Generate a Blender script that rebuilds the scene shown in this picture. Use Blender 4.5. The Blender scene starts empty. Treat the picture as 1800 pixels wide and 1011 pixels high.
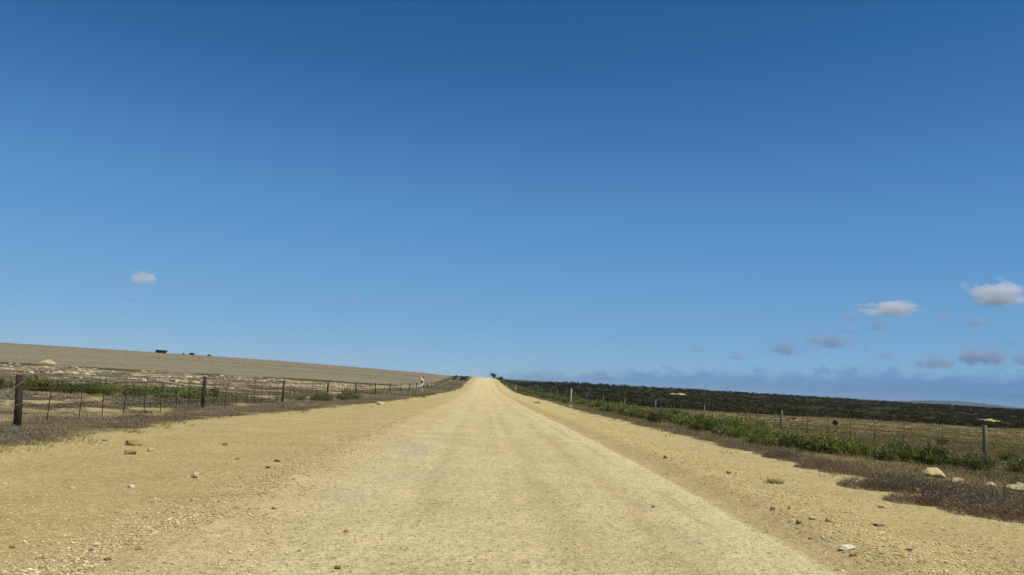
import bpy, math, random
import numpy as np
from mathutils import Matrix, Vector

random.seed(7)
rng = np.random.default_rng(11)
SC = bpy.context.scene
COL = SC.collection
R = math.radians

# ------------------------------------------------------------------ camera
EYE = 1.7
FPX = 1600.0                      # focal length in photo pixels (1800 wide)
YAW, PITCH, ROLL = R(1.47), R(5.74), R(3.2)
fwd = Vector((math.sin(YAW) * math.cos(PITCH), math.cos(YAW) * math.cos(PITCH), math.sin(PITCH)))
rgt0 = Vector((math.cos(YAW), -math.sin(YAW), 0))
up0 = rgt0.cross(fwd)
RGT = rgt0 * math.cos(ROLL) + up0 * math.sin(ROLL)
UP = up0 * math.cos(ROLL) - rgt0 * math.sin(ROLL)
cam_d = bpy.data.cameras.new('camera')
cam_d.sensor_width = 36.0
cam_d.lens = 36.0 * FPX / 1800.0
cam_d.clip_start = 0.1
cam_d.clip_end = 60000
cam = bpy.data.objects.new('camera', cam_d)
COL.objects.link(cam)
M = Matrix((RGT, UP, -fwd)).transposed().to_4x4()
M.translation = (0, 0, EYE)
cam.matrix_world = M
SC.camera = cam

# ------------------------------------------------------------------ light
SUN_EL, SUN_AZ = R(61), R(116)     # azimuth clockwise from the road direction (+Y)
W = bpy.data.worlds.new('World')
SC.world = W
W.use_nodes = True
wn, wl = W.node_tree.nodes, W.node_tree.links
for n in list(wn):
    wn.remove(n)
sky = wn.new('ShaderNodeTexSky')
sky.sky_type = 'NISHITA'
sky.sun_disc = False
sky.sun_elevation = SUN_EL
sky.sun_rotation = SUN_AZ
sky.altitude = 3000
sky.air_density = 1.0
sky.dust_density = 0.0
sky.ozone_density = 6.0
bg = wn.new('ShaderNodeBackground')
bg.inputs['Strength'].default_value = 0.085
wo = wn.new('ShaderNodeOutputWorld')
# grade the clear air: deeper blue overhead, less yellow at the horizon
def vscale(k):
    v = wn.new('ShaderNodeVectorMath'); v.operation = 'SCALE'; v.inputs['Scale'].default_value = k
    return v
SKY_K = bg.inputs['Strength'].default_value
a_, c_, b_ = vscale(SKY_K), wn.new('ShaderNodeRGBCurve'), vscale(1 / SKY_K)
wl.new(sky.outputs[0], a_.inputs[0]); wl.new(a_.outputs[0], c_.inputs['Color']); wl.new(c_.outputs[0], b_.inputs[0])
SKY_CURVES = [[(.0635, .0212), (.082, .0455), (.1301, .1022), (.3368, .2086), (1, .45)],
              [(.1222, .112), (.1571, .164), (.2421, .2831), (.4998, .4125), (1, .60)],
              [(.2614, .288), (.3241, .40), (.4497, .5583), (.621, .6376), (1, .80)]]
for ci, pts in enumerate(SKY_CURVES):
    cv = c_.mapping.curves[ci]
    cv.points[0].location = (0, 0); cv.points[1].location = pts[-1]
    for p_ in pts[:-1]:
        cv.points.new(*p_)
c_.mapping.extend = 'EXTRAPOLATED'
c_.mapping.use_clip = False
c_.mapping.update()
wl.new(b_.outputs[0], bg.inputs[0])
wl.new(bg.outputs[0], wo.inputs[0])

sun_d = bpy.data.lights.new('sun', 'SUN')
sun_d.energy = 4.9
sun_d.angle = R(0.53)
sun_d.color = (1.0, 0.955, 0.88)
sun = bpy.data.objects.new('sun', sun_d)
COL.objects.link(sun)
sd = Vector((math.sin(SUN_AZ) * math.cos(SUN_EL), math.cos(SUN_AZ) * math.cos(SUN_EL), math.sin(SUN_EL)))
sun.rotation_euler = (-sd).to_track_quat('-Z', 'Y').to_euler()
sun.location = (20, -10, 40)

vs = SC.view_settings
vs.view_transform = 'Standard'
vs.look = 'None'
vs.exposure = 0.0
vs.gamma = 1.0
SC.cycles.use_denoising = True
SC.cycles.volume_bounces = 8
SC.cycles.max_bounces = 8
SC.cycles.transparent_max_bounces = 16

# ------------------------------------------------------------------ numeric helpers
def hash2(ix, iy, seed):
    h = (ix.astype(np.int64) * 374761393 + iy.astype(np.int64) * 668265263 + seed * 974634777) & 0xFFFFFFFF
    h = ((h ^ (h >> 13)) * 1274126177) & 0xFFFFFFFF
    h = h ^ (h >> 16)
    return (h & 0xFFFF) / 65535.0

def vnoise(x, y, seed=0):
    x = np.asarray(x, float); y = np.asarray(y, float)
    ix, iy = np.floor(x), np.floor(y)
    fx, fy = x - ix, y - iy
    fx = fx * fx * (3 - 2 * fx); fy = fy * fy * (3 - 2 * fy)
    a, b = hash2(ix, iy, seed), hash2(ix + 1, iy, seed)
    c, d = hash2(ix, iy + 1, seed), hash2(ix + 1, iy + 1, seed)
    return (a + (b - a) * fx) * (1 - fy) + (c + (d - c) * fx) * fy

def fbm(x, y, seed=0, octs=4):
    s, a, t = 0.0, 0.5, 0.0
    for o in range(octs):
        s = s + a * vnoise(x * 2 ** o, y * 2 ** o, seed + o * 17)
        t += a; a *= 0.5
    return s / t

def sstep(a, b, x):
    t = np.clip((x - a) / (b - a), 0, 1)
    return t * t * (3 - 2 * t)

class Curve1:
    """smoothed piecewise linear curve"""
    def __init__(s, pts, blur):
        xs, ys = zip(*pts)
        lo, hi = xs[0] - 3 * blur, xs[-1] + 3 * blur
        s.g = np.linspace(lo, hi, 4000)
        v = np.interp(s.g, xs, ys)
        k = max(1, int(blur / (s.g[1] - s.g[0])))
        ker = np.ones(k) / k
        for _ in range(2):
            v = np.convolve(np.pad(v, k, mode='edge'), ker, 'same')[k:-k]
        s.v = v
    def __call__(s, x):
        return np.interp(x, s.g, s.v)

# ------------------------------------------------------------------ terrain
ZR = Curve1([(-60, 0), (0, 0), (21, 0), (36, -.13), (50, -.25), (63, -.4), (77, -.53), (91, -.6), (112, -.68), (140, -.85),
             (180, -1.05), (210, -.9), (265, -.25), (290, .1), (366, 1.25), (430, 1.74), (470, 1.6), (560, .2), (700, -3)], 14)
ROFF = Curve1([(0, -.08), (31, -.1), (53, -.13), (72, -.2), (112, -.22), (152, -.3), (185, -.35), (213, -.65), (260, -1.2), (340, -2.0), (430, -2.0), (600, -1)], 14)
# skyline of the far ground as elevation (photo px above eye level) against x' = 1600 tan(azimuth)
E_SKY = Curve1([(-2600, 16), (-1400, 14), (-850, 12.2), (-550, 11.2), (-350, 9.2), (-150, 3.6), (-50, .6), (0, -.5), (60, -1.5),
                (250, -1.2), (610, -3), (950, -5.5), (2600, -6)], 60)
L_RISE = Curve1([(0, 0), (120, 0), (165, .02), (450, 1), (520, 1.0), (700, .95), (9000, .9)], 26)
R_RISE = Curve1([(0, 0), (180, 0), (520, 1), (700, .9), (9000, .9)], 30)
L_BASE = Curve1([(0, 0), (25, -.02), (60, -.2), (120, -.45), (170, -.4), (450, 0), (9000, 0)], 12)
R_BASE = Curve1([(0, -.1), (30, -.25), (60, -.6), (100, -.95), (150, -1.25), (200, -1.3), (300, -1.2), (520, 0), (9000, 0)], 14)

def terrain(x, y, rough=True):
    x = np.asarray(x, float); y = np.asarray(y, float)
    r = np.hypot(x, y)
    yy = np.maximum(y, 1.0)
    ta = np.clip(1600 * x / yy, -2600, 2600)
    ta = np.where(y <= 1, np.sign(x) * 2600, ta)
    e = E_SKY(ta)
    far = EYE + e / 1600 * np.clip(r, 0, 480)
    drop = -sstep(520, 1500, r) * 3.0
    zl = L_BASE(r) + L_RISE(r) * far + drop
    zrt = R_BASE(r) + R_RISE(r) * far + drop
    road = ZR(y)
    wl_ = sstep(11, 34, -x)                       # left: road profile -> hillside
    wr1 = sstep(5, 17, x)
    right = road + ROFF(y) * wr1
    wr2 = sstep(18, 48, x)
    near = np.where(x < 0, road, right)
    z = np.where(x < 0, near * (1 - wl_) + zl * wl_, near * (1 - wr2) + zrt * wr2)
    z = np.where(y > 560, np.minimum(z, np.where(x < 0, zl, zrt) - .0), z)
    if rough:
        k = sstep(500, 40, r)
        out = sstep(7.5, 10, np.abs(x))
        z = z + out * k * (fbm(x * .25, y * .25, 3) - .5) * .16
        z = z + (fbm(x * .9, y * .6, 5) - .5) * .035 * k
        # road form: crown, graded berms, wheel ruts
        inn = 1 - sstep(9, 12, np.abs(x))
        bw = .25 * (fbm(y * .15, y * 0 + 3.3, 8) - .5)
        berm = np.exp(-((x + 2.85 + bw) / .38) ** 2) * .055 + np.exp(-((x - 4.55 - bw) / .45) ** 2) * .06
        berm *= .55 + .9 * fbm(x * 1.7, y * .8, 9)
        rut = -.022 * (np.exp(-((x - 2.35 - bw) / .16) ** 2) + np.exp(-((x - .75 - bw) / .16) ** 2) + np.exp(-((x + .9 - bw) / .18) ** 2))
        edge = -.03 * sstep(3.45, 3.62, x + bw * .4) * (1 - sstep(3.8, 4.4, x))
        fine = (fbm(x * 5, y * 4, 21, 3) - .5) * .026
        z = z + inn * (berm + rut + edge + fine) * sstep(160, 40, r)
    return z

def ray(px, py):
    d = fwd * FPX + RGT * (px - 900) - UP * (py - 505.5)
    return d.normalized()

def at(px, py):
    """ground point seen at photo pixel"""
    d = ray(px, py)
    t, step = 3.0, .05
    while t < 2500:
        if EYE + d.z * t < float(terrain(d.x * t, d.y * t)):
            break
        step = .03 + t * .003
        t += step
    lo, hi = t - step, t
    for _ in range(20):
        m = (lo + hi) / 2
        if EYE + d.z * m < float(terrain(d.x * m, d.y * m)):
            hi = m
        else:
            lo = m
    return Vector((d.x * hi, d.y * hi, float(terrain(d.x * hi, d.y * hi))))

def gz(x, y):
    return float(terrain(x, y))

# ------------------------------------------------------------------ object helpers
def tag(o, label=None, cat=None, group=None, kind=None):
    if label: o['label'] = label
    if cat: o['category'] = cat
    if group: o['group'] = group
    if kind: o['kind'] = kind
    return o

def empty(name, loc, rz=0.0):
    o = bpy.data.objects.new(name, None)
    o.location = loc
    o.rotation_euler = (0, 0, rz)
    o.empty_display_size = .2
    COL.objects.link(o)
    return o

def mesh_np(name, V, F, mats=(), attrs=None, smooth=False, mat_idx=None):
    """V (n,3); F (m,k) int array; attrs name -> per-vertex float (n,) or colour (n,4)"""
    V = np.asarray(V, np.float32); F = np.asarray(F, np.int32)
    me = bpy.data.meshes.new(name)
    m, k = F.shape
    me.vertices.add(len(V)); me.vertices.foreach_set('co', V.ravel())
    me.loops.add(m * k); me.loops.foreach_set('vertex_index', F.ravel())
    me.polygons.add(m)
    me.polygons.foreach_set('loop_start', np.arange(0, m * k, k, dtype=np.int32))
    me.update(calc_edges=True)
    if smooth:
        me.polygons.foreach_set('use_smooth', np.ones(m, bool))
    for mt in (mats if isinstance(mats, (list, tuple)) else [mats]):
        me.materials.append(mt)
    if mat_idx is not None:
        me.polygons.foreach_set('material_index', np.asarray(mat_idx, np.int32))
    for nme, a in (attrs or {}).items():
        a = np.asarray(a, np.float32)
        if a.ndim == 1:
            me.attributes.new(nme, 'FLOAT', 'POINT').data.foreach_set('value', a)
        else:
            me.attributes.new(nme, 'FLOAT_COLOR', 'POINT').data.foreach_set('color', a.ravel())
    me.validate()
    return me

def link(name, me, parent=None, loc=None):
    o = bpy.data.objects.new(name, me)
    COL.objects.link(o)
    if parent: o.parent = parent
    if loc is not None: o.location = loc
    return o

class MB:
    """small polygon collector for posts, boxes, tubes"""
    def __init__(s):
        s.v, s.f = [], []
    def tube(s, pts, rad, seg=8, cap=True):
        pts = [Vector(p) for p in pts]
        rad = rad if isinstance(rad, (list, tuple)) else [rad] * len(pts)
        b0 = len(s.v)
        for i, p in enumerate(pts):
            a = pts[max(i - 1, 0)]; b = pts[min(i + 1, len(pts) - 1)]
            d = (b - a).normalized()
            u = d.orthogonal().normalized() if abs(d.z) < .9 else Vector((1, 0, 0)).cross(d).normalized()
            w = d.cross(u)
            for q in range(seg):
                t = 2 * math.pi * q / seg
                s.v.append(p + (u * math.cos(t) + w * math.sin(t)) * rad[i])
        for i in range(len(pts) - 1):
            for q in range(seg):
                a = b0 + i * seg + q; b = b0 + i * seg + (q + 1) % seg
                s.f.append((a, b, b + seg, a + seg))
        if cap:
            s.f.append(tuple(b0 + q for q in reversed(range(seg))))
            s.f.append(tuple(b0 + (len(pts) - 1) * seg + q for q in range(seg)))
        return s
    def box(s, c, d, bev=0.0):
        cx, cy, cz = c; dx, dy, dz = d[0] / 2, d[1] / 2, d[2] / 2
        b = len(s.v)
        for z in (-dz, dz):
            for x, y in ((-dx, -dy), (dx, -dy), (dx, dy), (-dx, dy)):
                s.v.append(Vector((cx + x, cy + y, cz + z)))
        for f in ((3, 2, 1, 0), (4, 5, 6, 7), (0, 1, 5, 4), (1, 2, 6, 5), (2, 3, 7, 6), (3, 0, 4, 7)):
            s.f.append(tuple(b + i for i in f))
        return s
    def poly_slab(s, poly, y0, y1):
        """polygon in XZ extruded along Y"""
        b, n = len(s.v), len(poly)
        for y in (y0, y1):
            for x, z in poly:
                s.v.append(Vector((x, y, z)))
        s.f.append(tuple(b + i for i in range(n)))
        s.f.append(tuple(b + n + i for i in reversed(range(n))))
        for i in range(n):
            j = (i + 1) % n
            s.f.append((b + j, b + i, b + n + i, b + n + j))
        return s
    def build(s, name, mat, parent=None, smooth=False):
        me = bpy.data.meshes.new(name)
        me.from_pydata([tuple(v) for v in s.v], [], s.f)
        me.materials.append(mat)
        if smooth:
            me.polygons.foreach_set('use_smooth', np.ones(len(me.polygons), bool))
        me.update()
        return link(name, me, parent)

# ------------------------------------------------------------------ materials
class NT:
    def __init__(s, name):
        s.m = bpy.data.materials.new(name)
        s.m.use_nodes = True
        s.t = s.m.node_tree
        s.bsdf = s.t.nodes['Principled BSDF']
        s.out = s.t.nodes['Material Output']
        s.bsdf.inputs['Roughness'].default_value = .9
        s.bsdf.inputs['Specular IOR Level'].default_value = .0
    def n(s, typ, **kw):
        nd = s.t.nodes.new('ShaderNode' + typ)
        for k, v in kw.items():
            if k.startswith('_'):
                setattr(nd, k[1:], v)
            else:
                nd.inputs[k].default_value = v
        return nd
    def l(s, a, b):
        s.t.links.new(a, b)
    def mul(s, a, b, op='MULTIPLY', clamp=False):
        nd = s.t.nodes.new('ShaderNodeMath'); nd.operation = op; nd.use_clamp = clamp
        for i, v in enumerate((a, b)):
            if isinstance(v, (int, float)): nd.inputs[i].default_value = v
            else: s.l(v, nd.inputs[i])
        return nd.outputs[0]
    def rng(s, a, f0, f1, t0, t1):
        nd = s.t.nodes.new('ShaderNodeMapRange')
        s.l(a, nd.inputs[0])
        for i, v in enumerate((f0, f1, t0, t1)): nd.inputs[i + 1].default_value = v
        return nd.outputs[0]
    def mix(s, fac, a, b, blend='MIX'):
        nd = s.t.nodes.new('ShaderNodeMix'); nd.data_type = 'RGBA'; nd.blend_type = blend
        if isinstance(fac, (int, float)): nd.inputs[0].default_value = fac
        else: s.l(fac, nd.inputs[0])
        for i, v in ((6, a), (7, b)):
            if isinstance(v, tuple): nd.inputs[i].default_value = (*v[:3], 1)
            else: s.l(v, nd.inputs[i])
        return nd.outputs[2]
    def noise(s, vec, scale, detail=3, rough=.55):
        nd = s.n('TexNoise', Scale=scale, Detail=detail, Roughness=rough)
        s.l(vec, nd.inputs['Vector'])
        return nd.outputs[0]
    def scaled(s, vec, sc):
        nd = s.t.nodes.new('ShaderNodeMapping'); nd.inputs['Scale'].default_value = sc
        s.l(vec, nd.inputs[0]); return nd.outputs[0]
    def bump(s, h, strength, dist):
        nd = s.n('Bump', Strength=strength, Distance=dist)
        s.l(h, nd.inputs['Height']); s.l(nd.outputs[0], s.bsdf.inputs['Normal'])

def ground_material():
    g = NT('dry earth')
    co = g.n('TexCoord').outputs['Object']
    zone = g.n('Attribute', _attribute_name='zone').outputs['Color']
    grit = g.n('Attribute', _attribute_name='grit').outputs['Fac']     # 1 on bare gravel, 0 under plants
    n_big = g.noise(co, .7, 4)
    n_mid = g.noise(g.scaled(co, (1, .8, 1)), 6, 4, .6)
    n_fine = g.noise(co, 45, 3, .7)
    n_str = g.noise(g.scaled(co, (13, 15, 1)), 1.0, 4, .7)
    n_lump = g.noise(g.scaled(co, (4.5, 5, 1)), 1.0, 4, .7)
    v = g.rng(n_big, .3, .7, .90, 1.09)
    v = g.mul(v, g.rng(n_mid, .3, .7, .88, 1.11))
    v = g.mul(v, g.rng(n_fine, .25, .75, .72, 1.26))
    hsv = g.n('HueSaturation')
    g.l(zone, hsv.inputs['Color']); g.l(v, hsv.inputs['Value'])
    col = hsv.outputs[0]
    # embedded stones: pale, ochre and dark grey flecks
    for sc, thr, cola, colb, amt in ((26, .27, (.62, .54, .33), (.25, .18, .09), .75), (11, .20, (.60, .50, .28), (.17, .13, .08), .6)):
        vo = g.n('TexVoronoi', Scale=sc, Randomness=1.0); g.l(co, vo.inputs['Vector'])
        sep = g.n('SeparateColor'); g.l(vo.outputs['Color'], sep.inputs[0])
        inside = g.rng(vo.outputs['Distance'], thr, thr * .6, 0, 1)
        pick = g.mul(sep.outputs[0], .62, 'GREATER_THAN')
        f = g.mul(g.mul(inside, pick), amt)
        f = g.mul(f, grit)
        fc = g.mix(g.mul(sep.outputs[1], .55, 'GREATER_THAN'), cola, colb)
        col = g.mix(f, col, fc)
    # darker crumbly flecks
    fl = g.mul(g.rng(n_str, .51, .62, 0, .85), g.rng(n_lump, .40, .60, .3, 1.0))
    lt = g.mul(g.rng(n_str, .42, .34, 0, .55), grit)
    col = g.mix(lt, col, (.74, .65, .40))
    col = g.mix(g.mul(fl, grit), col, (.285, .215, .108))
    g.l(col, g.bsdf.inputs['Base Color'])
    h = g.mul(g.mul(n_fine, .35), g.mul(n_mid, .9), 'ADD')
    h = g.mul(h, g.mul(n_str, 1.1), 'ADD')
    h = g.mul(h, g.mul(n_lump, 1.4), 'ADD')
    g.bump(h, .9, .05)
    return g.m

def simple(name, c, var=.15, scale=8, rough=.9, bump=.0, c2=None, sc3=(1, 1, 1)):
    g = NT(name)
    co = g.scaled(g.n('TexCoord').outputs['Object'], sc3)
    n = g.noise(co, scale, 4, .6)
    c2 = c2 or tuple(k * (1 - 2.2 * var) for k in c)
    col = g.mix(g.rng(n, .3, .7, 0, 1), c, c2)
    g.l(col, g.bsdf.inputs['Base Color'])
    g.bsdf.inputs['Roughness'].default_value = rough
    if bump: g.bump(n, bump, .02)
    return g.m

def foliage(name, ca, cb, cc=None, transl=.25, scale=2.0):
    """leaf colour varies by per-leaf tint"""
    g = NT(name)
    t = g.n('Attribute', _attribute_name='tint').outputs['Fac']
    ramp = g.n('ValToRGB')
    el = ramp.color_ramp.elements
    el[0].color = (*ca, 1); el[1].color = (*cb, 1)
    if cc:
        e = el.new(.8); e.color = (*cb, 1); el[2].color = (*cc, 1)
    rnd = g.n('ObjectInfo').outputs['Random']
    geo = g.n('NewGeometry').outputs['Position']
    big = g.noise(geo, .35, 2)
    tt = g.mul(t, g.mul(g.rng(rnd, 0, 1, -.14, .14), g.rng(big, .3, .7, -.16, .16), 'ADD'), 'ADD')
    g.l(tt, ramp.inputs[0])
    g.l(ramp.outputs[0], g.bsdf.inputs['Base Color'])
    g.bsdf.inputs['Roughness'].default_value = .75
    if transl:
        tr = g.n('BsdfTranslucent'); g.l(ramp.outputs[0], tr.inputs['Color'])
        mx = g.n('MixShader'); mx.inputs[0].default_value = transl
        g.l(g.bsdf.outputs[0], mx.inputs[1]); g.l(tr.outputs[0], mx.inputs[2])
        g.l(mx.outputs[0], g.out.inputs['Surface'])
    return g.m

MG = ground_material()
M_HEATH = foliage('dry heath twigs', (.125, .100, .062), (.30, .245, .155), (.40, .335, .20), .15)
M_HEATHP = foliage('purple brown heath', (.12, .086, .055), (.29, .22, .14), (.40, .315, .18), .15)
M_GREEN = foliage('green shrub leaves', (.045, .060, .015), (.25, .285, .068), (.42, .43, .12), .3)
M_DULL = foliage('dull green leaves', (.058, .066, .025), (.24, .243, .09), (.37, .35, .15), .25)
M_OLIVE = foliage('olive grey brush', (.13, .122, .072), (.36, .32, .19), (.48, .42, .26), .2)
M_DARK = foliage('dark scrub leaves', (.022, .022, .010), (.066, .063, .026), (.12, .105, .047), .2)
M_STUB = foliage('stubble straw', (.25, .212, .138), (.37, .315, .21), (.45, .39, .26), .25)
M_GRASS = foliage('dry grass blades', (.16, .128, .055), (.31, .25, .112), (.42, .35, .18), .3)
M_TREE = foliage('far tree leaves', (.022, .034, .022), (.07, .09, .05), None, .2)
M_LIME = simple('pale limestone', (.56, .46, .235), .2, 9, .95, .7)
M_LIMEW = simple('white limestone', (.66, .58, .38), .12, 9, .95, .4)
M_OCHRE = simple('ochre stone', (.42, .27, .10), .2, 14, .95, .5)
M_BROWN = simple('brown stone', (.30, .20, .09), .2, 14, .95, .5)
M_GREY = simple('grey stone', (.26, .22, .15), .2, 14, .95, .5)
M_POST = simple('tarred timber', (.085, .063, .047), .25, 14, .85, .5, sc3=(1, 1, .15))
M_POSTP = simple('weathered grey timber', (.31, .285, .21), .25, 14, .9, .5, sc3=(1, 1, .15))
M_DROP = simple('rusted steel dropper', (.075, .058, .045), .2, 12, .8)
M_DROPG = simple('grey dropper', (.11, .10, .08), .2, 12, .8)
M_WIRE = simple('galvanised wire', (.23, .22, .20), .1, 12, .6)
M_WHITE = simple('white painted timber', (.50, .465, .36), .13, 10, .7, .2, sc3=(1, 1, .2))
M_POLE = simple('pale sign post', (.64, .58, .43), .1, 10, .7, .2, sc3=(1, 1, .2))
M_PANEL = simple('white sign sheet', (.78, .76, .72), .03, 6, .5)
M_RED = simple('red sign sheet', (.42, .022, .026), .06, 6, .5)
M_BARK = simple('bark', (.10, .075, .05), .2, 10, .95)
M_SAND = simple('orange sand', (.52, .38, .17), .12, 3, .95, .4)
M_HILL = simple('far hill scrub', (.035, .045, .04), .2, .004, .95)

# ------------------------------------------------------------------ ground sheet
def axis(fine_lo, fine_hi, step, lo, hi, g):
    a = list(np.arange(fine_lo, fine_hi + 1e-6, step))
    s = step
    while a[-1] < hi:
        s *= g; a.append(a[-1] + s)
    s = step; pre = []
    p = fine_lo
    while p > lo:
        s *= g; p -= s; pre.append(p)
    return np.array(pre[::-1] + a)

gx = axis(-10, 10, .1, -9000, 9000, 1.045)
gy = axis(6.5, 32, .1, -400, 9500, 1.028)
X, Y = np.meshgrid(gx, gy)
Z = terrain(X, Y)
edge_l = Curve1([(0, 8.5), (16, 8.3), (21, 8.7), (31, 8.5), (45, 7.7), (70, 6.9), (128, 5.6), (200, 5.2), (400, 5.0), (700, 5)], 6)
edge_r = Curve1([(0, 8.6), (14, 8.4), (21, 8.35), (31, 8.1), (50, 8.0), (85, 7.9), (215, 7.0), (400, 5.5), (700, 5)], 6)

def edgeL(y): return edge_l(y) + .9 * (fbm(np.asarray(y) * .55, np.asarray(y) * 0 + 1.5, 41, 3) - .5)
def edgeR(y): return edge_r(y) + .9 * (fbm(np.asarray(y) * .55, np.asarray(y) * 0 + 9.5, 43, 3) - .5)

stub_b = Curve1([(-9000, 150), (-.6, 150), (-.34, 148), (-.22, 152), (-.14, 165), (-.09, 185), (-.06, 215), (-.045, 280), (-.03, 420), (0, 430), (9000, 430)], .02)
def stubble_edge(x, y):
    t = np.clip(x / np.maximum(y, 1), -1.5, 1.5)
    return np.interp(t, [-1.5, -.6, -.34, -.22, -.14, -.09, -.06, -.045, -.03], [150, 150, 148, 152, 165, 185, 215, 280, 420])

def zone_colours(x, y):
    n = x.size
    A = lambda c: np.array(c)[None, :]
    C = np.repeat(A((.30, .235, .10)), n, 0)
    def over(mask, c):
        nonlocal C
        m = np.clip(mask, 0, 1)[:, None]
        C = C * (1 - m) + A(c) * m
    r = np.hypot(x, y)
    el, er = edgeL(y), edgeR(y)
    wob = .35 * (fbm(x * .4, y * .25, 51) - .5)
    wob = wob + .45 * (fbm(x * 1.3, y * .9, 151, 3) - .5)
    # cleared sandy strip
    over(np.ones(n), (.52, .412, .18))
    over(sstep(-3.0, -4.2, x + wob) * (.5 + .7 * fbm(x * .3, y * .12, 52)), (.485, .385, .158))      # olive tan left
    # driven track
    tr = sstep(-3.4, -1.9, x + wob) * sstep(3.66, 3.5, x + wob * .35)
    over(tr, (.645, .535, .272))
    over(tr * sstep(.42, .62, fbm(x * 1.1, y * .16, 53)) * .35, (.55, .45, .22))
    over(sstep(2.3, 2.7, x + wob) * sstep(3.6, 3.5, x + wob * .35) * .8 * sstep(110, 30, y), (.68, .58, .305))            # smooth pale lane
    for cx, w, a in ((2.15, .22, .5), (2.95, .09, .55), (1.05, .16, .28), (.45, .14, .22), (-.65, .16, .22), (-1.9, .2, .28)):
        m = np.exp(-((x - cx + wob * .7) / w) ** 2) * a * sstep(.36, .56, fbm(x * 1.6, y * .3, 54 + int(cx * 7)))
        over(m, (.42, .325, .155))
    over(np.exp(-(((x + 1.4) - .012 * (y - 17)) / .55) ** 2) * sstep(10.5, 13.5, y) * sstep(28, 22, y) * .65 * sstep(.38, .66, fbm(x * 1.5, y * .5, 57)), (.50, .465, .33))  # greyer patch on the left of the track
    # gravel berms
    over(np.exp(-((x + 2.95 + wob) / .65) ** 2) * (.35 + .5 * fbm(x, y * .5, 58)) , (.55, .43, .205))
    over(sstep(3.5, 3.6, x + wob * .35) * sstep(4.7, 4.0, x + wob) * .45, (.48, .375, .18))
    over(sstep(4.1, 4.6, x + wob) * sstep(6.8, 5.4, x + wob) * .8, (.58, .445, .18))
    over(sstep(5.6, 7, x + wob) * .6, (.545, .44, .20))
    C *= .885
    # beyond the cleared strip
    vl = sstep(-.15, .35, -x - el); vr = sstep(-.15, .35, x - er)
    over(vl, (.30, .235, .105))
    over(vr, (.205, .150, .070))
    patch = fbm(x * .55, y * .30, 61)
    fl = sstep(11, 13, -x)
    over(fl * sstep(.66, .46, patch), (.39, .32, .15))
    over(fl * sstep(52, 66, y) * sstep(-.10, -.22, x / np.maximum(y, 1)) * .75, (.235, .19, .115))
    over(fl * sstep(.54, .68, patch) * .7, (.22, .175, .10))
    over(fl * sstep(62, 84, y) * sstep(.50, .64, fbm(x * .45, y * .10, 62)) * .5, (.50, .43, .27))          # pale limestone ground
    pr = sstep(13, 18, x)
    over(pr, (.21, .165, .078))
    over(pr * sstep(.45, .65, fbm(x * .12, y * .05, 63)) * .7, (.28, .225, .105))
    over(pr * sstep(.50, .66, fbm(x * .10, y * .06, 64)) * .6, (.14, .122, .05))
    # a sandy two wheel track through the paddock
    ty = 92 + .035 * x + 3 * np.sin(x * .05)
    over(pr * np.exp(-((y - ty) / 1.6) ** 2) * sstep(.35, .55, fbm(x * .08, y * .02, 65)), (.40, .32, .19))
    # dark scrub ground
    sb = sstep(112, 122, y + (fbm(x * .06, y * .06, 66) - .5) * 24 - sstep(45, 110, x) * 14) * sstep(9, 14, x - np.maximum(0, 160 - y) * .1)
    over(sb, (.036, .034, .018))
    over(sb * sstep(260, 480, r) * .3, (.06, .052, .034))
    # stubble hillside
    st = sstep(-2, 6, y - stubble_edge(x, y)) * sstep(-9, -13, x)
    over(st, (.225, .190, .122))
    over(st * sstep(.45, .65, fbm(x * .02, y * .05, 67)) * .5, (.183, .154, .098))
    over(st * sstep(.56, .62, fbm(x * .012 + 5, y * .09, 68)) * .45, (.145, .118, .077))
    grit = np.clip(1 - vl - vr, 0.12, 1) * sstep(400, 60, r)
    grit = np.maximum(grit, fl * .35 * (1 - st))
    return np.concatenate([C, np.ones((n, 1))], 1), grit, st, vl, vr

xf, yf = X.ravel(), Y.ravel()
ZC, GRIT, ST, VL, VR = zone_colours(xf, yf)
V = np.stack([xf, yf, Z.ravel()], 1)
nx, ny = len(gx), len(gy)
idx = np.arange(nx * ny).reshape(ny, nx)
F = np.stack([idx[:-1, :-1], idx[:-1, 1:], idx[1:, 1:], idx[1:, :-1]], -1).reshape(-1, 4)
fcx, fcy = xf[F].mean(1), yf[F].mean(1)
in_len = fcy < 520
is_road = (fcx > -3.3) & (fcx < 4.3) & in_len
is_shoulder = ~is_road & (VL[F].mean(1) < .5) & (VR[F].mean(1) < .5) & in_len & (np.abs(fcx) < 12)
is_hill = (ST[F].mean(1) > .5) & ~is_road & ~is_shoulder
is_ground = ~(is_road | is_shoulder | is_hill)
for nme, msk in (('dirt_road', is_road), ('sandy_shoulder', is_shoulder), ('stubble_hillside', is_hill), ('ground', is_ground)):
    f = F[msk]
    used, inv = np.unique(f, return_inverse=True)
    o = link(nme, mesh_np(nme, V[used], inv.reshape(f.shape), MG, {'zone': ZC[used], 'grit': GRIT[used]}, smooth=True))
    tag(o, kind='structure')
del X, Y, Z

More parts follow.
